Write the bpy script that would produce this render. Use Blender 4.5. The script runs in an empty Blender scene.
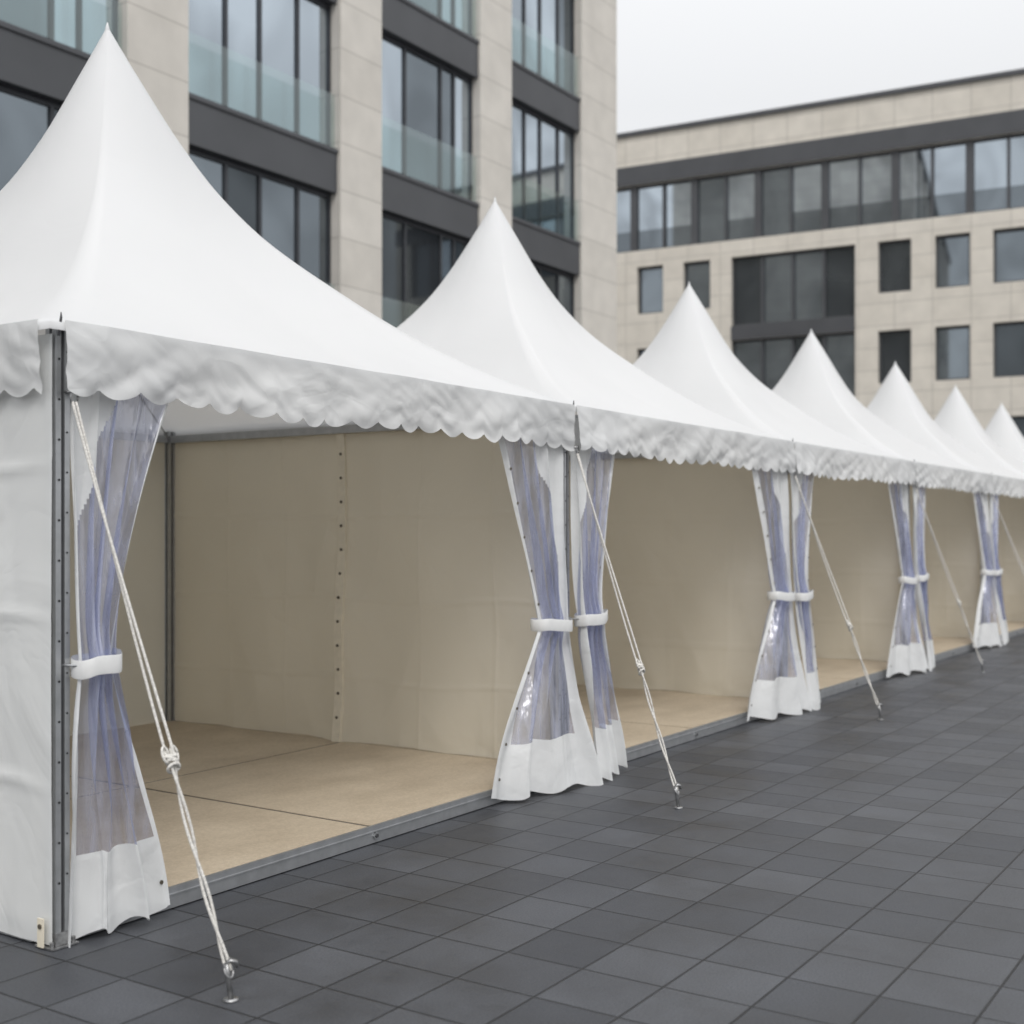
import bpy, math, random
from mathutils import Vector, Matrix, noise
random.seed(7)
sc=bpy.context.scene
sc.view_settings.view_transform='Standard'; sc.view_settings.look='None'; sc.view_settings.exposure=0
COL=sc.collection
# ---------------------------------------------------------------- materials
def newmat(n):
    m=bpy.data.materials.new(n); m.use_nodes=True; nt=m.node_tree
    for x in list(nt.nodes): nt.nodes.remove(x)
    out=nt.nodes.new('ShaderNodeOutputMaterial')
    return m,nt,out
def N(nt,t,**kw):
    n=nt.nodes.new(t)
    for k,v in kw.items():
        if k.startswith('i_'):
            key=k[2:].replace('_',' ')
            n.inputs[key].default_value=v
        else: setattr(n,k,v)
    return n
def ramp(nt,fac,a,b,ca,cb):
    r=N(nt,'ShaderNodeValToRGB'); r.color_ramp.elements[0].position=a; r.color_ramp.elements[1].position=b
    r.color_ramp.elements[0].color=(*ca,1) if len(ca)==3 else ca; r.color_ramp.elements[1].color=(*cb,1) if len(cb)==3 else cb
    nt.links.new(fac,r.inputs[0]); return r.outputs[0]
def coords(nt,scale=(1,1,1)):
    tc=N(nt,'ShaderNodeTexCoord'); mp=N(nt,'ShaderNodeMapping'); mp.inputs['Scale'].default_value=scale
    nt.links.new(tc.outputs['Object'],mp.inputs[0]); return mp.outputs[0]
def fabric(name,col,transl=.2,bump=.3,wr=3.0,dirt_shade=.06,rough=.55,sc_=(1,1,1),dist=1.1,crumple=0,cs=5):
    m,nt,out=newmat(name); L=nt.links
    c=coords(nt,sc_)
    n1=N(nt,'ShaderNodeTexNoise',i_Scale=wr,i_Detail=3.0,i_Roughness=.5,i_Distortion=dist); L.new(c,n1.inputs['Vector'])
    n2=N(nt,'ShaderNodeTexNoise',i_Scale=wr*.35,i_Detail=3.0,i_Roughness=.6); L.new(c,n2.inputs['Vector'])
    ri=N(nt,'ShaderNodeMath',operation='SUBTRACT'); ri.inputs[1].default_value=.5; L.new(n1.outputs[0],ri.inputs[0])
    ab=N(nt,'ShaderNodeMath',operation='ABSOLUTE'); L.new(ri.outputs[0],ab.inputs[0])
    sm=N(nt,'ShaderNodeMath',operation='MULTIPLY_ADD'); sm.inputs[1].default_value=1.6; L.new(ab.outputs[0],sm.inputs[0]); L.new(n2.outputs[0],sm.inputs[2])
    b1=N(nt,'ShaderNodeBump',i_Strength=bump,i_Distance=.03); L.new(sm.outputs[0],b1.inputs['Height'])
    nrm=b1.outputs[0]
    if crumple:   # faceted creases of folded pvc
        mixv=N(nt,'ShaderNodeMixRGB',i_Fac=.22); L.new(c,mixv.inputs[1]); L.new(n1.outputs[1],mixv.inputs[2])
        vo=N(nt,'ShaderNodeTexVoronoi',feature='F1',i_Scale=cs); L.new(mixv.outputs[0],vo.inputs['Vector'])
        b3=N(nt,'ShaderNodeBump',i_Strength=crumple,i_Distance=.03); L.new(vo.outputs['Distance'],b3.inputs['Height']); L.new(nrm,b3.inputs['Normal']); nrm=b3.outputs[0]
    dk=tuple(x*(1-dirt_shade*2) for x in col)  # darker tone: slight dirt, and painted shading variation on the cream walls
    cr=ramp(nt,n2.outputs[0],.3,.7,dk,col)
    p=N(nt,'ShaderNodeBsdfPrincipled',i_Roughness=rough); p.inputs['Specular IOR Level'].default_value=.35
    L.new(cr,p.inputs['Base Color']); L.new(nrm,p.inputs['Normal'])
    t=N(nt,'ShaderNodeBsdfTranslucent'); L.new(cr,t.inputs['Color'])
    mx=N(nt,'ShaderNodeMixShader',i_Fac=transl); L.new(p.outputs[0],mx.inputs[1]); L.new(t.outputs[0],mx.inputs[2])
    L.new(mx.outputs[0],out.inputs[0]); return m
def simple(name,col,rough=.6,metal=0,var=.12,ns=8,bump=.0,spec=.5):
    m,nt,out=newmat(name); L=nt.links; c=coords(nt)
    n=N(nt,'ShaderNodeTexNoise',i_Scale=ns,i_Detail=3.0); L.new(c,n.inputs['Vector'])
    cr=ramp(nt,n.outputs[0],.3,.7,tuple(x*(1-var) for x in col),tuple(min(1,x*(1+var)) for x in col))
    p=N(nt,'ShaderNodeBsdfPrincipled',i_Roughness=rough,i_Metallic=metal); p.inputs['Specular IOR Level'].default_value=spec
    L.new(cr,p.inputs['Base Color'])
    if bump:
        b=N(nt,'ShaderNodeBump',i_Strength=bump,i_Distance=.01); L.new(n.outputs[0],b.inputs['Height']); L.new(b.outputs[0],p.inputs['Normal'])
    L.new(p.outputs[0],out.inputs[0]); return m
M_roof=fabric('white_pvc_roof',(.84,.845,.85),.24,.10,1.5,.012,.5)
M_val=fabric('white_pvc_valance',(.79,.795,.79),.2,.45,2.2,.05,.5,(1,1,1.3),.5,.38,5.0)
M_wall=fabric('white_pvc_wall',(.82,.83,.82),.15,.4,1.8,.03,.5,crumple=.22,cs=2.2)
M_cream=fabric('cream_pvc_wall',(.86,.80,.665),.36,.75,1.4,.055,.6,dist=.6,crumple=.35,cs=1.6)
M_hem=fabric('white_curtain_hem',(.82,.83,.83),.15,.35,4.0,.03,.5,dist=.4,crumple=.2,cs=6)
M_alu=simple('aluminium_profile',(.46,.47,.48),.38,.8,.1,14)
M_aludark=simple('aluminium_groove',(.10,.10,.105),.5,.6)
M_steel=simple('galvanised_steel',(.38,.38,.38),.35,.9,.25,60)
M_dark=simple('hole_shade_disc',(.01,.01,.01),.7)
M_rope=simple('white_rope',(.66,.64,.60),.8,0,.25,120,.4)
M_strap=simple('white_strap',(.8,.8,.79),.6,0,.04,20)
M_seam=simple('cream_seam',(.78,.715,.58),.6,0,.05,20)
M_eye=simple('eyelet_metal',(.16,.14,.11),.45,.6)
def mk_floor():
    m,nt,out=newmat('beige_floor_panel'); L=nt.links; c=coords(nt,(1,1.6,1))
    n=N(nt,'ShaderNodeTexNoise',i_Scale=1.6,i_Detail=7.0,i_Roughness=.65); L.new(c,n.inputs['Vector'])
    c2=coords(nt); n2=N(nt,'ShaderNodeTexNoise',i_Scale=60.0,i_Detail=3.0,i_Roughness=.8); L.new(c2,n2.inputs['Vector'])
    a=ramp(nt,n.outputs[0],.32,.68,(.475,.39,.285),(.61,.515,.39))
    b=ramp(nt,n2.outputs[0],.38,.62,(.86,.85,.83),(1.03,1.03,1.03))
    mx=N(nt,'ShaderNodeMixRGB',blend_type='MULTIPLY',i_Fac=1.0); L.new(a,mx.inputs[1]); L.new(b,mx.inputs[2])
    p=N(nt,'ShaderNodeBsdfPrincipled',i_Roughness=.55); L.new(mx.outputs[0],p.inputs['Base Color']); L.new(p.outputs[0],out.inputs[0]); return m
M_floor=mk_floor()
def mk_plastic():
    m,nt,out=newmat('clear_pvc_film'); L=nt.links; c=coords(nt,(7,7,.8))
    n=N(nt,'ShaderNodeTexNoise',i_Scale=3.0,i_Detail=2.0,i_Roughness=.5,i_Distortion=.3); L.new(c,n.inputs['Vector'])
    f=ramp(nt,n.outputs[0],.34,.68,(.12,.12,.12),(.46,.46,.46))
    b=N(nt,'ShaderNodeBump',i_Strength=.35,i_Distance=.03); L.new(n.outputs[0],b.inputs['Height'])
    d=N(nt,'ShaderNodeBsdfDiffuse'); d.inputs[0].default_value=(.54,.565,.70,1); L.new(b.outputs[0],d.inputs['Normal'])
    t=N(nt,'ShaderNodeBsdfTransparent'); t.inputs[0].default_value=(.81,.835,.935,1)
    g=N(nt,'ShaderNodeBsdfGlossy',i_Roughness=.14); g.inputs[0].default_value=(.95,.95,1,1); L.new(b.outputs[0],g.inputs['Normal'])
    m1=N(nt,'ShaderNodeMixShader'); L.new(f,m1.inputs[0]); L.new(t.outputs[0],m1.inputs[1]); L.new(d.outputs[0],m1.inputs[2])
    m2=N(nt,'ShaderNodeMixShader',i_Fac=.10); L.new(m1.outputs[0],m2.inputs[1]); L.new(g.outputs[0],m2.inputs[2])
    L.new(m2.outputs[0],out.inputs[0]); return m
M_film=mk_plastic()
def mk_pavers():
    m,nt,out=newmat('dark_concrete_pavers'); L=nt.links; c=coords(nt)
    def brick(ms,c1,c2,mc,smooth):
        b=N(nt,'ShaderNodeTexBrick',offset=0.0,squash=1.0); b.inputs['Scale'].default_value=1.0
        b.inputs['Brick Width'].default_value=.33; b.inputs['Row Height'].default_value=.33
        b.inputs['Mortar Size'].default_value=ms; b.inputs['Mortar Smooth'].default_value=smooth
        b.inputs['Color1'].default_value=(*c1,1); b.inputs['Color2'].default_value=(*c2,1); b.inputs['Mortar'].default_value=(*mc,1)
        L.new(c,b.inputs['Vector']); return b
    b=brick(.0042,(.048,.051,.058),(.078,.082,.091),(.012,.012,.013),.2)
    n2=N(nt,'ShaderNodeTexNoise',i_Scale=120.0,i_Detail=3.0,i_Roughness=.7); L.new(c,n2.inputs['Vector'])
    n3=N(nt,'ShaderNodeTexNoise',i_Scale=2.0,i_Detail=7.0,i_Roughness=.68); L.new(c,n3.inputs['Vector'])
    a2=ramp(nt,n2.outputs[0],.3,.75,(.68,.68,.68),(1.38,1.38,1.38))
    a3=ramp(nt,n3.outputs[0],.3,.75,(.70,.70,.70),(1.3,1.3,1.3))
    cur=b.outputs[0]
    for x in (a2,a3):
        mx=N(nt,'ShaderNodeMixRGB',blend_type='MULTIPLY',i_Fac=1.0); L.new(cur,mx.inputs[1]); L.new(x,mx.inputs[2]); cur=mx.outputs[0]
    b3=brick(.007,(1,1,1),(1,1,1),(0,0,0),.6)
    bp=N(nt,'ShaderNodeBump',i_Strength=.7,i_Distance=.006); L.new(b3.outputs[0],bp.inputs['Height'])
    b2=N(nt,'ShaderNodeBump',i_Strength=.35,i_Distance=.002); L.new(n2.outputs[0],b2.inputs['Height']); L.new(bp.outputs[0],b2.inputs['Normal'])
    p=N(nt,'ShaderNodeBsdfPrincipled'); p.inputs['Specular IOR Level'].default_value=.4
    rr=ramp(nt,n3.outputs[0],.3,.7,(.36,.36,.36),(.60,.60,.60)); L.new(rr,p.inputs['Roughness'])
    L.new(cur,p.inputs['Base Color']); L.new(b2.outputs[0],p.inputs['Normal']); L.new(p.outputs[0],out.inputs[0]); return m
M_pave=mk_pavers()
def mk_stone(name,bw,bh,c1,c2,mortar,axis='xz',ms=.012):
    m,nt,out=newmat(name); L=nt.links
    tc=N(nt,'ShaderNodeTexCoord'); sep=N(nt,'ShaderNodeSeparateXYZ'); L.new(tc.outputs['Object'],sep.inputs[0])
    ad=N(nt,'ShaderNodeMath',operation='ADD'); L.new(sep.outputs[0],ad.inputs[0]); L.new(sep.outputs[1],ad.inputs[1])
    cb=N(nt,'ShaderNodeCombineXYZ'); L.new(ad.outputs[0],cb.inputs[0]); L.new(sep.outputs[2],cb.inputs[1])
    b=N(nt,'ShaderNodeTexBrick',offset=0.0); b.inputs['Scale'].default_value=1.0
    b.inputs['Brick Width'].default_value=bw; b.inputs['Row Height'].default_value=bh; b.inputs['Mortar Size'].default_value=ms
    b.inputs['Color1'].default_value=(*c1,1); b.inputs['Color2'].default_value=(*c2,1); b.inputs['Mortar'].default_value=(*mortar,1)
    L.new(cb.outputs[0],b.inputs['Vector'])
    n=N(nt,'ShaderNodeTexNoise',i_Scale=1.5,i_Detail=5.0); L.new(tc.outputs['Object'],n.inputs['Vector'])
    a=ramp(nt,n.outputs[0],.3,.7,(.9,.9,.9),(1.05,1.05,1.05))
    mx=N(nt,'ShaderNodeMixRGB',blend_type='MULTIPLY',i_Fac=1.0); L.new(b.outputs[0],mx.inputs[1]); L.new(a,mx.inputs[2])
    p=N(nt,'ShaderNodeBsdfPrincipled',i_Roughness=.8); L.new(mx.outputs[0],p.inputs['Base Color']); L.new(p.outputs[0],out.inputs[0]); return m
M_stone=mk_stone('limestone_cladding',3.0,.9,(.69,.655,.60),(.645,.61,.555),(.46,.43,.39))
M_stoneB=mk_stone('limestone_cladding_pale',1.45,.9,(.72,.675,.60),(.68,.635,.56),(.52,.485,.43),ms=.02)
M_band=simple('dark_metal_spandrel',(.080,.083,.090),.5,.2,.08,1)
M_frame=simple('window_frame_dark',(.05,.054,.062),.45,.3)
def mk_glass(name,dark,gcol,fac,rough=.03,sc_=.35):
    m,nt,out=newmat(name); L=nt.links; c=coords(nt,(1,1,.8))
    n=N(nt,'ShaderNodeTexNoise',i_Scale=sc_,i_Detail=2.0,i_Distortion=1.0); L.new(c,n.inputs['Vector'])
    f=ramp(nt,n.outputs[0],.38,.62,(fac*.75,)*3,(min(1,fac*1.2),)*3)  # noise in the gloss amount imitates patchy reflections
    d=N(nt,'ShaderNodeBsdfDiffuse'); d.inputs[0].default_value=(*dark,1)
    g=N(nt,'ShaderNodeBsdfGlossy',i_Roughness=rough); g.inputs[0].default_value=(*gcol,1)
    mx=N(nt,'ShaderNodeMixShader'); L.new(f,mx.inputs[0]); L.new(d.outputs[0],mx.inputs[1]); L.new(g.outputs[0],mx.inputs[2])
    L.new(mx.outputs[0],out.inputs[0]); return m
G_light=mk_glass('window_glass_sky',(.06,.07,.08),(.72,.81,.89),.60)
G_mid=mk_glass('window_glass_mid',(.04,.045,.05),(.70,.80,.88),.27)
G_dark=mk_glass('window_glass_dark',(.03,.033,.037),(.7,.8,.86),.10)
def mk_bal():
    m,nt,out=newmat('teal_balustrade_glass'); L=nt.links
    t=N(nt,'ShaderNodeBsdfTransparent'); t.inputs[0].default_value=(.84,.91,.90,1)
    g=N(nt,'ShaderNodeBsdfGlossy',i_Roughness=.05); g.inputs[0].default_value=(.84,.93,.92,1)
    mx=N(nt,'ShaderNodeMixShader',i_Fac=.16); L.new(t.outputs[0],mx.inputs[1]); L.new(g.outputs[0],mx.inputs[2]); L.new(mx.outputs[0],out.inputs[0]); return m
M_bal=mk_bal()
# ---------------------------------------------------------------- helpers
def empty(name,loc=(0,0,0),rz=0):
    e=bpy.data.objects.new(name,None); e.location=loc; e.rotation_euler=(0,0,rz); COL.objects.link(e); return e
def mesh(name,verts,faces,mats,parent=None,smooth=False,midx=None):
    me=bpy.data.meshes.new(name); me.from_pydata([tuple(v) for v in verts],[],faces); 
    for m in (mats if isinstance(mats,list) else [mats]): me.materials.append(m)
    if midx: me.polygons.foreach_set('material_index',midx)
    if smooth: me.polygons.foreach_set('use_smooth',[True]*len(me.polygons))
    me.update(); o=bpy.data.objects.new(name,me); COL.objects.link(o)
    if parent: o.parent=parent
    return o
class Geo:
    def __init__(s): s.v=[]; s.f=[]; s.m=[]
    def box(s,x0,x1,y0,y1,z0,z1,mi=0):
        b=len(s.v); s.v+=[(x0,y0,z0),(x1,y0,z0),(x1,y1,z0),(x0,y1,z0),(x0,y0,z1),(x1,y0,z1),(x1,y1,z1),(x0,y1,z1)]
        for f in [(0,3,2,1),(4,5,6,7),(0,1,5,4),(1,2,6,5),(2,3,7,6),(3,0,4,7)]:
            s.f.append(tuple(b+i for i in f)); s.m.append(mi)
    def quad(s,a,b_,c,d,mi=0):
        b=len(s.v); s.v+=[a,b_,c,d]; s.f.append((b,b+1,b+2,b+3)); s.m.append(mi)
    def tube(s,pts,rad,n=8,mi=0,cap=True):
        rings=[]
        for i,p in enumerate(pts):
            p=Vector(p); a=Vector(pts[max(0,i-1)]); c=Vector(pts[min(len(pts)-1,i+1)])
            t=(c-a).normalized(); up=Vector((0,0,1)) if abs(t.z)<.95 else Vector((1,0,0))
            x=t.cross(up).normalized(); y=t.cross(x).normalized(); r=rad[i] if isinstance(rad,(list,tuple)) else rad
            b=len(s.v); rings.append(b)
            for k in range(n):
                an=2*math.pi*k/n; s.v.append(tuple(p+x*math.cos(an)*r+y*math.sin(an)*r))
        for i in range(len(rings)-1):
            for k in range(n):
                s.f.append((rings[i]+k,rings[i]+(k+1)%n,rings[i+1]+(k+1)%n,rings[i+1]+k)); s.m.append(mi)
        if cap:
            s.f.append(tuple(rings[0]+k for k in range(n))[::-1]); s.m.append(mi)
            s.f.append(tuple(rings[-1]+k for k in range(n))); s.m.append(mi)
    def make(s,name,mats,parent=None,smooth=False,bevel=0):
        o=mesh(name,s.v,s.f,mats,parent,smooth,s.m)
        if bevel:
            b=o.modifiers.new('bevel','BEVEL'); b.width=bevel; b.segments=2; b.limit_method='ANGLE'
        return o
def grid(name,fn,nu,nv,mats,parent,matfn=None):
    vs=[]; fs=[]; mi=[]
    for j in range(nv+1):
        for i in range(nu+1): vs.append(fn(i/nu,j/nv))
    for j in range(nv):
        for i in range(nu):
            a=j*(nu+1)+i; fs.append((a,a+1,a+nu+2,a+nu+1)); mi.append(matfn((i+.5)/nu,(j+.5)/nv) if matfn else 0)
    return mesh(name,vs,fs,mats,parent,True,mi)
def ns(x,y=0,z=0): return noise.noise(Vector((x,y,z)))
def lerp(a,b,t): return a+(b-a)*t
def sstep(a,b,x):
    t=min(1,max(0,(x-a)/(b-a))); return t*t*(3-2*t)
def cub(tab,x):
    n=len(tab)
    for i in range(n-1):
        if x<=tab[i+1][0] or i==n-2:
            x0,y0=tab[i]; x1,y1=tab[i+1]; t=min(1,max(0,(x-x0)/(x1-x0)))
            def sl(k):
                if k==0: return (tab[1][1]-tab[0][1])/(tab[1][0]-tab[0][0])
                if k==n-1: return (tab[-1][1]-tab[-2][1])/(tab[-1][0]-tab[-2][0])
                return (tab[k+1][1]-tab[k-1][1])/(tab[k+1][0]-tab[k-1][0])
            m0=sl(i)*(x1-x0); m1=sl(i+1)*(x1-x0)
            return (2*t**3-3*t*t+1)*y0+(t**3-2*t*t+t)*m0+(-2*t**3+3*t*t)*y1+(t**3-t*t)*m1
# ---------------------------------------------------------------- ground
g=Geo(); g.quad((-200,-200,0),(300,-200,0),(300,200,0),(-200,200,0)); g.make('paved_plaza_ground',[M_pave])
# ---------------------------------------------------------------- tents
S=3.84; D=3.7; S0=3.03; L0=4.137; H=2.40; PF=.09; OV=.075
PROF=[(0,1),(.04,.93),(.1,.825),(.175,.69),(.25,.565),(.35,.432),(.5,.285),(.62,.195),(.75,.115),(.88,.05),(1,0)]
def tent(i):
    T=empty('pagoda_tent' if i==0 else 'pagoda_tent.%03d'%i,(S0+i*S,L0,0))
    apex=4.55 if i==0 else (4.43 if i==1 else 4.35)
    ax=-.17 if i==0 else random.uniform(-.02,.02)
    seed=i*13.7
    np_,nt_=160,48; vs=[]; fs=[]
    for j in range(nt_+2):
        jj=min(j,nt_)
        t=.004+(1-.004)*(jj/nt_)**1.35
        z=H+(apex-H)*cub(PROF,t); k=sstep(0,.55,t)
        for a in range(np_):
            ph=2*math.pi*a/np_+math.pi/4
            c,s_=math.cos(ph),math.sin(ph); R=1/max(abs(c),abs(s_))
            rr=lerp(1.08,R,k)
            x=S/2+ax*(1-t)**1.5+t*(S/2-.004+(.055 if (i==0 and c<0) else 0))*c*rr; y=D/2+t*(D/2+OV)*s_*rr
            face=min(abs(c),abs(s_))/max(abs(c),abs(s_))
            sag=-.035*(1-face)*math.sin(math.pi*t)
            fold=.016*math.sin(34*ph+seed+3*ns(ph*3,seed))*max(0,face-.35)*sstep(.5,.9,t)*(1-t)*6
            rip=.012*(abs(ns(x*2.6,y*2.6,seed+4))-.2)*sstep(.6,.95,t)
            dz=.010*ns(x*1.5,y*1.5,seed)*t
            vs.append((x,y,z+((sag+dz+fold*.35+rip) if j<=nt_ else -.03)))
    for j in range(nt_+1):
        for a in range(np_):
            fs.append((j*np_+a,j*np_+(a+1)%np_,(j+1)*np_+(a+1)%np_,(j+1)*np_+a))
    fs.append(tuple(range(np_))[::-1])
    mesh('roof_canopy',vs,fs,M_roof,T,True)
    g=Geo(); g.tube([(S/2+ax,D/2,apex-.14),(S/2+ax,D/2,apex-.02),(S/2+ax,D/2,apex+.02)],[.024,.014,.003],10); g.make('mast_tip',[M_roof],T,True)
    def valance(name,P,dirv,outv,length,off):
        dirv=Vector(dirv); outv=Vector(outv); P=Vector(P)
        def fn(u,v):
            x=.010+u*(length-.020)
            lob=abs(math.sin(math.pi*(x+off)/.185+.8*ns(x*2.3,seed)))**.7
            hgt=.252+.026*ns(x*1.1,seed,4)+.040*lob*(1+.4*ns(x*4,seed,2))
            top=H+.010+.004*ns(x*2.1,seed+5)
            z=top-hgt*v
            cr=abs(ns(x*3.1+v*1.6,v*1.1,seed+8)); cr2=abs(ns(x*5.5-v*2.5,v*1.8,seed+18))
            o=.006+.020*v+ v*(.048*ns(x*1.8,seed,v*.6)+.018*ns(x*6,v*1.2,seed))+.036*(cr-.2)*v**.6+.020*(cr2-.2)*v**.5
            if v<.05: o=max(o,.004)
            return tuple(P+dirv*x+outv*o+Vector((0,0,z)))
        grid(name,fn,340,16,[M_val],T)
    valance('front_valance',(0,-OV,0),(1,0,0),(0,-1,0),S,i*.05)
    valance('back_valance',(S,D+OV,0),(-1,0,0),(0,1,0),S,.03)
    if i==0: valance('side_valance',(-.058,D,0),(0,-1,0),(-1,0,0),D+.03,.02)
    g=Geo()
    for (x,y) in [(.035,.035),(S-.035,.035),(.035,D-.035),(S-.035,D-.035)]:
        h=.032; zt=H-.0
        if i==0 and x<1: y-=.04 if y<1 else 0; 
        g.box(x-.022,x+.022,y-.022,y+.022,.012,zt,1)  # darker metal core paints shade into the profile grooves
        for sx in (-1,1):
            for sy in (-1,1):
                xa,xb=sorted((x+sx*.008,x+sx*h)); ya,yb=sorted((y+sy*.008,y+sy*h)); g.box(xa,xb,ya,yb,.012,zt,0)
        g.box(x-.06,x+.06,y-.05,y+.06,0.002,.010,2)
        g.box(x-.036,x+.036,y-.036,y+.036,.0105,.06,2)
        for k in range(14):
            zz=.25+k*.155
            if y<1: g.tube([(x-.018,y-h-.001,zz),(x-.018,y-h-.003,zz)],.005,8,3)  # flat black discs stand in for the shade inside holes
            if y<1: g.tube([(x+.018,y-h-.001,zz+.03),(x+.018,y-h-.003,zz+.03)],.004,8,3)
        for dx_ in (-.048,.048):
            g.tube([(x+dx_,y-.03,.01),(x+dx_,y-.03,.03)],.009,6,2)
        if y<1:
            xx=0.002 if x<1 else S-.002
            if not (i>0 and x<1): g.tube([(xx,-OV+.02,zt-.05),(xx,-OV+.005,zt+.02),(xx,-OV+.005,zt+.04)],[.006,.005,.002],8,1)
    g.make('frame_posts',[M_alu,M_aludark,M_steel,M_dark],T,False,.0015)
    g=Geo()
    zb0,zb1=2.31,2.365
    g.box(.07,S-.07,.012,.058,zb0,zb1); g.box(.07,S-.07,D-.058,D-.012,zb0,zb1)
    g.box(.012,.058,.07,D-.07,zb0,zb1); g.box(S-.058,S-.012,.07,D-.07,zb0,zb1)
    g.tube([(S/2+ax,D/2,H+.25),(S/2+ax,D/2,apex-.1)],.03,12)
    for (x,y) in [(.06,.06),(S-.06,.06),(.06,D-.06),(S-.06,D-.06)]:
        g.tube([(x,y,2.34),(S/2+ax,D/2,H+.27)],.006,6)
    g.make('frame_beams',[M_alu],T)
    g=Geo(); g.box(.002,S-.002,.006,D-.006,.004,PF-.012,1)
    g.box(.002,S-.002,-.012,.004,.006,PF+.004,0)
    g.box(.002,S-.002,-.018,-.0125,.062,.067,0)
    for xb in (.12,S/2+.02,S-.12):
        g.tube([(xb,-.0125,.042),(xb,-.020,.042)],.020,8,0); g.tube([(xb,-.0125,.042),(xb,-.026,.042)],.011,6,1)
    if i==0:
        g.box(-.006,.0005,.1,D-.006,.006,PF,0)
    g.make('platform_frame',[M_alu,M_aludark],T)
    g=Geo(); gp=.013
    for a in range(2):
        for b in range(2):
            g.box(.01 if a==0 else S/2+gp, S/2-gp if a==0 else S-.01, .010 if b==0 else D/2+gp, D/2-gp if b==0 else D-.01, PF-.011,PF+.001)
    g.box(S/2-gp+.001,S/2+gp-.001,.010,D-.01,PF-.0115,PF-.003,1); g.box(.01,S/2-gp-.001,D/2-gp+.001,D/2+gp-.001,PF-.0115,PF-.003,1); g.box(S/2+gp+.001,S-.01,D/2-gp+.001,D/2+gp-.001,PF-.0115,PF-.003,1)
    g.make('floor_panels',[M_floor,M_aludark],T,False,.002)
    def crease(y,z,sd):
        o=0
        for yc in (.55,1.15,2.45,3.05): o+=.007*math.exp(-((y-yc-.03*ns(z*1.5,yc,sd))/.012)**2)
        for zc in (.55,1.12,1.72): o+=.007*math.exp(-((z-zc-.04*ns(y*1.2,zc,sd))/.014)**2)
        return o
    def part(xw,mat,name,sgn,zb=PF+.004,y0=.075,y1=D-.04,amp=1):
        def fn(u,v):
            y=lerp(y0,y1,u); z=lerp(zb,2.335,v)
            e=math.sin(math.pi*u)**.5 if 0<u<1 else 0
            o=amp*(.06*ns(y*.9,z*.55,seed+sgn*3)+.045*ns(y*2.4,z*.9,seed+9)+.030*math.sin(y*6+2.0*ns(z,seed)+3*ns(y,seed))*(1-v)**1.5)*e
            o+=.055*(abs(ns(y*1.3+z*.5,z*.7-y*.3,seed+30))-.2)*e
            o+=.034*(abs(ns(y*3.1-z*1.1,z*1.2+y*.6,seed+40))-.2)*e*(.4+.6*(1-v))
            o-=crease(y,z,seed)
            o+=.012*math.exp(-((v-.02)/.02)**2)*ns(y*5,seed)
            zz=z+(.012*ns(y*2.2,seed,7) if v==0 else 0)
            return (xw+o,y,zz)
        return fn,grid(name,fn,260 if i==0 else 120,160 if i==0 else 80,[mat],T)
    fn,_=part(S-.004,M_cream,'dividing_wall',1)
    g=Geo()
    for uu in (.5,):
        pts=[fn(uu,k/40) for k in range(41)]
        for k in range(40):
            a,b=pts[k],pts[k+1]
            g.quad((a[0]-.018,a[1]-.035,a[2]),(a[0]-.022,a[1]+.035,a[2]),(b[0]-.022,b[1]+.035,b[2]),(b[0]-.018,b[1]-.035,b[2]),0)
            g.quad((a[0]-.018,a[1]-.035,a[2]),(b[0]-.018,b[1]-.035,b[2]),(b[0]+.01,b[1]-.036,b[2]),(a[0]+.01,a[1]-.036,a[2]),0)
            g.quad((a[0]-.022,a[1]+.035,a[2]),(b[0]-.022,b[1]+.035,b[2]),(b[0]+.01,b[1]+.036,b[2]),(a[0]+.01,a[1]+.036,a[2]),0)
        for k in range(1,13):
            p=fn(uu,k/13); g.tube([(p[0]-.0185,p[1],p[2]),(p[0]-.026,p[1],p[2])],.011,8,1)
    g.make('wall_seam',[M_seam,M_eye],T)
    def bw(u,v):
        x=lerp(.07,S-.07,u); z=lerp(PF+.004,2.335,v); e=math.sin(math.pi*u)**.5 if 0<u<1 else 0
        return (x,D-.02+e*(.04*ns(x*.9,z*.6,seed+21)+.02*ns(x*3,z,seed))-crease(x,z,seed+1),z)
    grid('back_wall',bw,100,60,[M_cream],T)
    if i==0:
        def fw(u,v):
            y=lerp(-.03,D-.04,u); z=lerp(.015,2.36,v)
            o=.060*ns(y*.9+3,z*.6,5)+.03*ns(y*2.6,z*1.2,15)+.02*math.exp(-((v-.03)/.03)**2)*ns(y*4,3)
            o+=.03*abs(ns(y*2+z,z*1.4-y,7))
            for zc in (.62,1.25,1.85): o+=.012*math.exp(-((z-zc-.05*ns(y*2,zc))/.022)**2)
            e=min(1,u*14+.12)*(1-.7*sstep(1.9,2.3,z))
            return (-.008-min(abs(o),.06)*e*.9,y-.0,z+(.01*ns(y*3,2) if v==0 else 0))
        grid('outer_side_wall',fw,140,110,[M_wall],T)
        g=Geo(); g.box(-.035,-.029,-.01,.025,.01,.12,0); g.tube([(-.033,.007,.09),(-.040,.007,.09)],.010,8,1); g.make('wall_foot_strap',[M_seam,M_eye],T)
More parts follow.
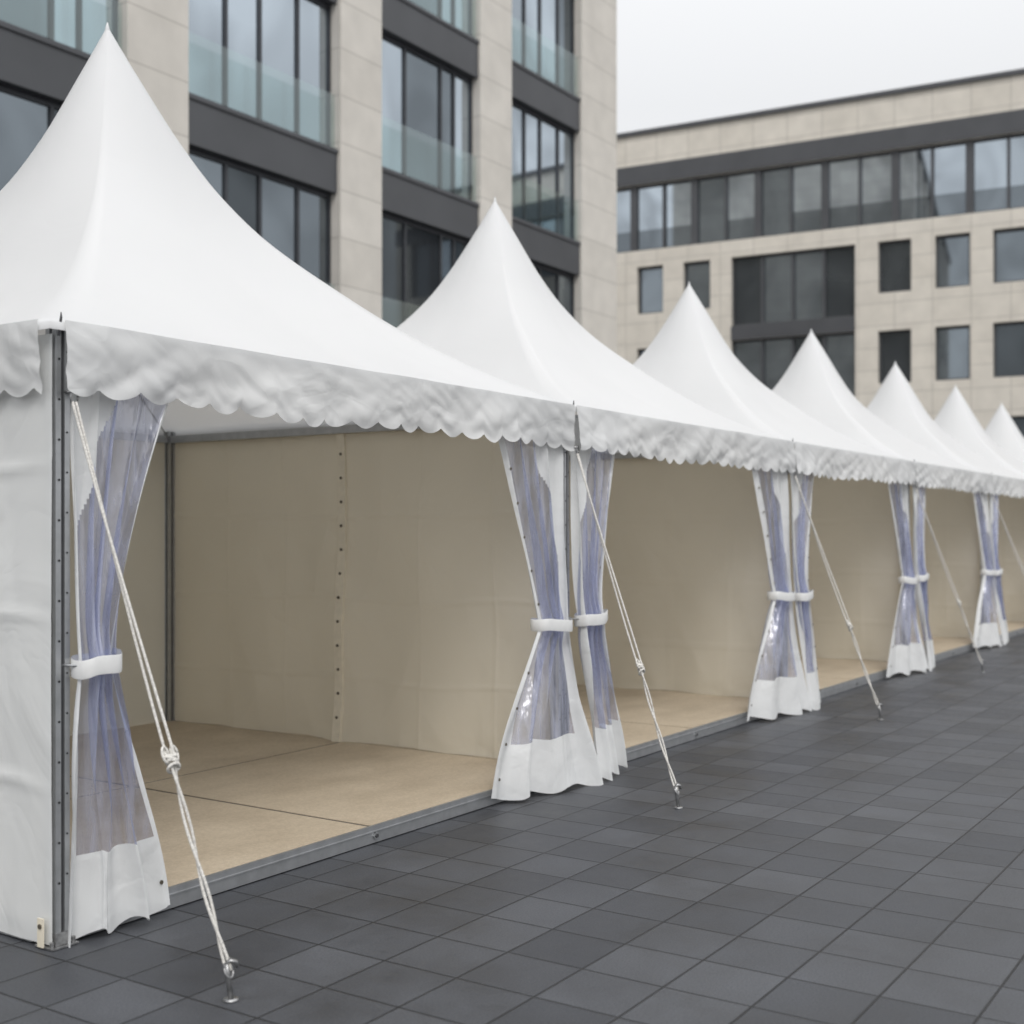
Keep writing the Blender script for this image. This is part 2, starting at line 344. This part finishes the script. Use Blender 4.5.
    # curtains
    def curtain(name,px,sgn,prm,sd,bord=.87):
        top,cin0,cin1,b0,b1,bo0,bo1,zc=prm
        ZT,ZB=2.34,.03
        def edges(z):
            if z>=zc:
                t=(z-zc)/(ZT-zc)
                a=lerp(cin0,.0,t**.7); b=lerp(cin1,top,.45*t+.55*t**1.7)
                oi=lerp(.06,.0,t**.8); oo=lerp(.07,.0,t**.8)
                am=lerp(.046,.018,t); q=0
            else:
                t=(zc-z)/(zc-ZB); q=t**1.15
                a=lerp(cin0,b0,q); b=lerp(cin1,b1,.75*math.sin(t*math.pi/2)+.25*t*t)
                oi=lerp(.06,bo0,q); oo=lerp(.07,bo1,q); am=lerp(.046,.042,t)
            return a,b,oi,oo,am,q
        def fn(u,v):
            z=lerp(ZB,ZT,v); a,b,oi,oo,am,q=edges(z)
            pinch=math.exp(-((z-zc)/.10)**2)
            x=lerp(a,b,u)+.026*ns(z*1.7,sd,u*3)*(1-v)
            o=lerp(oi,oo,u)
            w=u+.06*ns(z*.8,sd)+.11*ns(u*3,sd+4,z*.3)
            ph=2*math.pi*4.6*w; ph2=2*math.pi*2.7*w+sd
            edge=sstep(0,.14,1-u)*.8+.2
            k=sstep(.15,.85,q)
            f=lerp(math.sin(ph),math.sin(ph2)+.3*math.sin(ph*.9+1),k)
            o+=am*edge*f*(.8+.6*ns(u*4,z*.7,sd))+.020*ns(u*6,z*1.4,sd)+.010*(abs(ns(u*12,z*1.6,sd+2))-.2)
            o+=pinch*(.03*math.sin(math.pi*u))
            x+=.016*math.cos(ph if k<.5 else ph2)*edge*abs(1-2*k)
            zz=z+(.018*math.sin(ph2+sd)+.03*(u-.5))*(1-v)**5
            return (px+sgn*x,-.014-max(o,-.005),zz)
        def mf(u,v):
            if v<.132: return 1
            if v>.965: return 1
            if u>bord: return 1
            if u<.10+.36*sstep(.58,.95,v): return 1
            return 0
        grid(name,fn,160,110,[M_film,M_hem],T,mf)
        g=Geo()
        for k in range(10):
            v=.05+k*.088
            if abs(lerp(ZB,ZT,v)-zc)<.07: continue
            if bord>.9 and k>0: continue
            p=fn(.935,v); g.tube([(p[0],p[1]-.003,p[2]),(p[0],p[1]-.007,p[2])],.009,8,0)
        g.make(name+'_eyelets',[M_eye],T)
        a,b=edges(zc)[:2]; cx=px+sgn*(a+b)/2; rx=abs(b-a)/2+.018; ry=.078; cy=-.014-.072
        vs=[];fs=[];nn=40
        for j,zz in enumerate((-.036,-.03,.03,.036)):
            for k in range(nn):
                an=2*math.pi*k/nn; s1=1 if j in(1,2) else .98
                vs.append((cx+rx*s1*math.copysign(abs(math.cos(an))**.7,math.cos(an)),cy+ry*s1*math.copysign(abs(math.sin(an))**.7,math.sin(an))*(1+.06*math.sin(5*an+sd)),zc+zz+.012*math.cos(an)*sgn+.005*math.sin(3*an+sd)))
        for j in range(3):
            for k in range(nn): fs.append((j*nn+k,j*nn+(k+1)%nn,(j+1)*nn+(k+1)%nn,(j+1)*nn+k))
        mesh(name+'_strap',vs,fs,M_strap,T,True)
        g=Geo(); g.tube([(px-sgn*.01,-.02,zc+.0),(cx-sgn*rx*.95,cy-.0,zc)],.005,6); g.tube([(px-sgn*.012,.004,zc),(px-sgn*.012,-.026,zc)],.012,8)
        g.make(name+'_strap_cord',[M_alu],T)
    r=lambda a:random.uniform(-a,a)
    if i==0: curtain('curtain_left',.05,1,(.60,.03,.18,-.01,.44,.04,.10,1.085),1.3,.955)
    else: curtain('curtain_left',.05,1,(.72+r(.05),.02,.27,.02,.48+r(.05),.22,.12,1.05+r(.03)),seed+2)
    k=0 if i==0 else .12
    curtain('curtain_right',S-.06,-1,(.84+r(.04)+k*.5,.06,.40+k*.5,-.08,.86+k*1.2,.22,.05,1.04+r(.02)),seed+8)
    def guy(px,row,out,sd):
        A_=Vector((px,-.085,2.10)); B_=Vector((px+row,-out,.10)); g=Geo()
        Kp=A_.lerp(B_,.66)
        side=Vector((1,0,0))
        def strand(a,b,off0,off1,tw,ph,rad=.0056):
            pts=[]
            for k in range(41):
                t=k/40; p=a.lerp(b,t); w=lerp(off0,off1,t)
                p=p+side*(w*math.cos(ph+tw*t))+Vector((0,1,0))*(w*math.sin(ph+tw*t)); p.z-=.02*math.sin(math.pi*t)
                pts.append(p)
            g.tube(pts,rad,7)
        strand(A_,Kp,.008,.014,2.5,0); strand(A_,Kp,.008,.014,2.5,math.pi)
        strand(Kp,B_,.009,.008,9,0); strand(Kp,B_,.009,.008,9,math.pi)
        d=(B_-A_).normalized()
        for q in range(4):
            pts=[]; c=Kp+d*(q*.017-.03)
            x=d.cross(Vector((0,1,0))).normalized(); y=d.cross(x)
            for k in range(17):
                an=2*math.pi*k/16; pts.append(c+x*math.cos(an)*(.020+.004*(q%2))+y*math.sin(an)*.016+d*(.012*math.sin(an+q)))
            g.tube(pts,.0062,7)
        for q in range(2):
            pts=[]; c=Kp+x*(.02*(1 if q else -1))-d*.03
            for k in range(13):
                an=math.pi*2*k/12; pts.append(c+x*math.cos(an)*.014+d*math.sin(an)*.03)
            g.tube(pts,.005,7)
        g.make('guy_rope',[M_rope],T,True)
        g=Geo()
        pts=[Vector((px,-.085,2.12))+Vector((.016*math.cos(a_),0,.03*math.sin(a_))) for a_ in [2*math.pi*k/16 for k in range(17)]]
        g.tube(pts,.0045,7); g.tube([(px,0.0,2.14),(px,-.088,2.14)],.008,8)
        C=Vector((px+row,-out,0))
        g.tube([C+Vector((.0,-.012,0)),C+Vector((-.006,.0,.09)),C+Vector((-.01,.006,.125)),C+Vector((.004,0,.138)),C+Vector((.022,-.01,.128)),C+Vector((.026,-.012,.108))],[.010,.010,.0095,.009,.008,.007],8)
        g.tube([C+Vector((0,-.01,0)),C+Vector((0,-.01,.008))],.026,14)
        pts=[C+Vector((.0,0,.10))+Vector((.018*math.cos(a_),.008*math.sin(a_),.022*math.sin(a_))) for a_ in [2*math.pi*k/16 for k in range(17)]]
        g.tube(pts,.0045,7)
        g.make('ground_peg',[M_steel],T,True)
    row=[-.05,-.32,-.13,.31,.1,.05][i] if i<6 else 0
    guy(.05 if i==0 else .02,row,[.975,.94,.88,.74][i] if i<4 else .85,i)
for i in range(10): tent(i)

# ---------------------------------------------------------------- building A (parallel to the tents)
A=empty('office_building',(0,15.8,0))
starts=[-6.4,-1.6,3.2,8.1,13.0,17.98,22.65,27.08]; widths=[1.35]*4+[1.25,1.26,1.26,1.82]
g=Geo()
for s_,w in zip(starts,widths): g.box(s_,s_+w,0,.5,0,24)
g.make('stone_columns',[M_stone],A,False,.01)
gb=Geo(); gg=Geo(); gf=Geo(); gl=Geo()
for b in range(len(starts)-1):
    x0=starts[b]+widths[b]; x1=starts[b+1]
    for k in range(-1,6):
        zt=1.67+3.605*k
        zb=max(0,zt-.85)
        if zt>0: gb.box(x0+.002,x1-.002,.06,.45,zb,zt); gb.box(x0+.002,x1-.002,.03,.058,zt-.10,zt-.02)
        w0=max(.02,zt+.003); w1=zt+3.605-.853
        cuts=[x0,x0+(x1-x0)*.30,x0+(x1-x0)*.66,x0+(x1-x0)*.80,x1] if b%2 else [x0,x0+(x1-x0)*.28,x0+(x1-x0)*.50,x0+(x1-x0)*.76,x1]
        for q in range(4):
            c=random.random()
            mi=0 if (k>=3 and c<.9) or (k==2 and c<.8) else (1 if (k>=2 or c<.45) else 2)  # lighter glass on upper storeys stands in for reflected sky, darker below
            gg.quad((cuts[q]+.02,.26,w0),(cuts[q+1]-.02,.26,w0),(cuts[q+1]-.02,.26,w1),(cuts[q]+.02,.26,w1),mi)
            if q: gf.box(cuts[q]-.035,cuts[q]+.035,.22,.30,w0,w1)
        gf.box(x0+.002,x0+.06,.22,.30,w0,w1); gf.box(x1-.06,x1-.002,.22,.30,w0,w1)
        gf.box(x0+.062,x1-.062,.222,.298,w1-.08,w1-.002); gf.box(x0+.062,x1-.062,.222,.298,w0+.001,w0+.07)
        if zt>0:
            gl.quad((x0+.03,.10,zt+.02),(x1-.03,.10,zt+.02),(x1-.03,.10,zt+1.02),(x0+.03,.10,zt+1.02))
gb.make('spandrels',[M_band],A,False,.008); gg.make('window_glass',[G_light,G_mid,G_dark],A); gf.make('window_frames',[M_frame],A); gl.make('glass_balustrades',[M_bal],A)
g=Geo(); g.box(-8,28.88,.51,14,0,23.9); g.make('building_core',[M_stone],A)
g=Geo(); g.box(-8.1,29.0,-.1,14.1,24.0,24.35); g.make('roof_coping',[M_band],A)

# ---------------------------------------------------------------- building B (across the end)
B=empty('office_building.001',(50.15,14.8,0),math.radians(-84.4))
ops=[]
wins=[(-15.5,-14.3),(-13.3,-12.1),(-11.07,-9.85),(-8.92,-7.70),(-.65,.64),(1.55,2.86),(3.70,5.03),(5.9,7.2),(8.1,9.4),(10.3,11.6),(12.5,13.8),(14.7,16)]
for (a,b) in wins:
    for (z0,z1) in ((11.2,13.28),(7.56,9.68),(3.9,6.05),(.3,2.45)): ops.append((a,b,z0,z1,'w'))
for (z0,z1) in ((10.35,13.28),(6.9,9.75),(3.3,6.2),(.1,2.7)): ops.append((-6.77,-1.56,z0,z1,'b'))
ops.append((-24.0,24.0,14.0,16.9,'r'))
xs=sorted(set([-25,25]+[o[0] for o in ops]+[o[1] for o in ops])); zs=sorted(set([0,17.0,19.1]+[o[2] for o in ops]+[o[3] for o in ops]))
g=Geo()
for a,b in zip(xs,xs[1:]):
    for c,d in zip(zs,zs[1:]):
        mx,mz=(a+b)/2,(c+d)/2
        if any(o[0]<mx<o[1] and o[2]<mz<o[3] for o in ops): continue
        g.quad((a,0,c),(b,0,c),(b,0,d),(a,0,d),0)
gg=Geo(); gf=Geo()
R=.32
for (a,b,c,d,k) in ops:
    g.quad((a,0,c),(a,R,c),(a,R,d),(a,0,d)); g.quad((b,R,c),(b,0,c),(b,0,d),(b,R,d))
    g.quad((a,0,c),(b,0,c),(b,R,c),(a,R,c)); g.quad((a,R,d),(b,R,d),(b,0,d),(a,0,d))
    n={'w':1,'b':4,'r':34}[k]
    for q in range(n):
        x0=lerp(a,b,q/n); x1=lerp(a,b,(q+1)/n)
        mi=(0 if random.random()<.8 else 1) if k=='r' else (2 if random.random()<.55 else 1)
        if k=='r':
            zm=c+.95  # lower strip gets darker glass, imitating dark reflections
            gg.quad((x0,R-.02,c),(x1,R-.02,c),(x1,R-.02,zm),(x0,R-.02,zm),1); gg.quad((x0,R-.02,zm),(x1,R-.02,zm),(x1,R-.02,d),(x0,R-.02,d),mi)
        else: gg.quad((x0,R-.02,c),(x1,R-.02,c),(x1,R-.02,d),(x0,R-.02,d),mi)
        w=.06 if k!='r' else (.15 if q%2 else .05)
        if q: gf.box(x0-w,x0+w,.14 if k=='r' else .16,R-.04,c+.002,d-.002)
    gf.box(a+.001,a+.08,.2,R-.03,c+.001,d-.001); gf.box(b-.08,b-.001,.2,R-.03,c+.001,d-.001)
    gf.box(a+.082,b-.082,.2,R-.03,c+.001,c+.08); gf.box(a+.082,b-.082,.2,R-.03,d-.08,d-.001)
for (z0,z1) in ((9.752,10.348),(6.202,6.898),(2.702,3.298)): gf.box(-6.77,-1.56,-.03,.05,z0,z1)
gf.box(-25,25,-.06,-.004,16.92,17.75)
gf.box(-25.1,25.1,-.12,.5,19.1,19.28)
g.make('stone_facade',[M_stoneB],B); gg.make('window_glass',[G_light,G_mid,G_dark],B); gf.make('metal_trim',[M_band],B)
g=Geo(); g.box(-24.9,24.9,.34,16,0,19.09); g.make('building_core',[M_band],B)

# ---------------------------------------------------------------- camera
cam=bpy.data.cameras.new('camera'); co=bpy.data.objects.new('camera',cam); COL.objects.link(co); sc.camera=co
co.location=(0,0,1.6); co.rotation_euler=(math.radians(90),0,math.radians(33.46-90))
cam.sensor_width=36; cam.lens=36*1250/1024; cam.shift_y=20/1024; cam.clip_end=1000; cam.clip_start=.05
cam.dof.use_dof=True; cam.dof.focus_distance=6.0; cam.dof.aperture_fstop=1.8
# ---------------------------------------------------------------- light
az=Vector((-.75,-.75,0)).normalized(); el=math.radians(48)
dirs=Vector((az.x*math.cos(el),az.y*math.cos(el),math.sin(el)))
sl=bpy.data.lights.new('sun','SUN'); sl.energy=1.1; sl.angle=math.radians(22); sl.color=(1,.985,.965)
so=bpy.data.objects.new('sun',sl); COL.objects.link(so); so.rotation_euler=dirs.to_track_quat('Z','Y').to_euler()
w=bpy.data.worlds.new('World'); sc.world=w; w.use_nodes=True; nt=w.node_tree; L=nt.links
bg=nt.nodes['Background']
sky=nt.nodes.new('ShaderNodeTexSky'); sky.sky_type='NISHITA'; sky.sun_disc=False; sky.sun_elevation=el; sky.sun_rotation=math.atan2(dirs.x,dirs.y); sky.dust_density=5
hs=nt.nodes.new('ShaderNodeMixRGB'); hs.blend_type='MULTIPLY'; hs.inputs[0].default_value=1; hs.inputs[2].default_value=(.1,.1,.1,1); L.new(sky.outputs[0],hs.inputs[1])
tc=nt.nodes.new('ShaderNodeTexCoord'); sp=nt.nodes.new('ShaderNodeSeparateXYZ'); L.new(tc.outputs['Generated'],sp.inputs[0])
r=nt.nodes.new('ShaderNodeValToRGB'); L.new(sp.outputs[2],r.inputs[0])
r.color_ramp.elements[0].position=.32; r.color_ramp.elements[0].color=(.88,.89,.905,1)
r.color_ramp.elements[1].position=.85; r.color_ramp.elements[1].color=(1.48,1.49,1.51,1)
m2=nt.nodes.new('ShaderNodeMixRGB'); m2.inputs[0].default_value=.06; L.new(r.outputs[0],m2.inputs[1]); L.new(hs.outputs[0],m2.inputs[2])
L.new(m2.outputs[0],bg.inputs[0]); bg.inputs[1].default_value=1.02
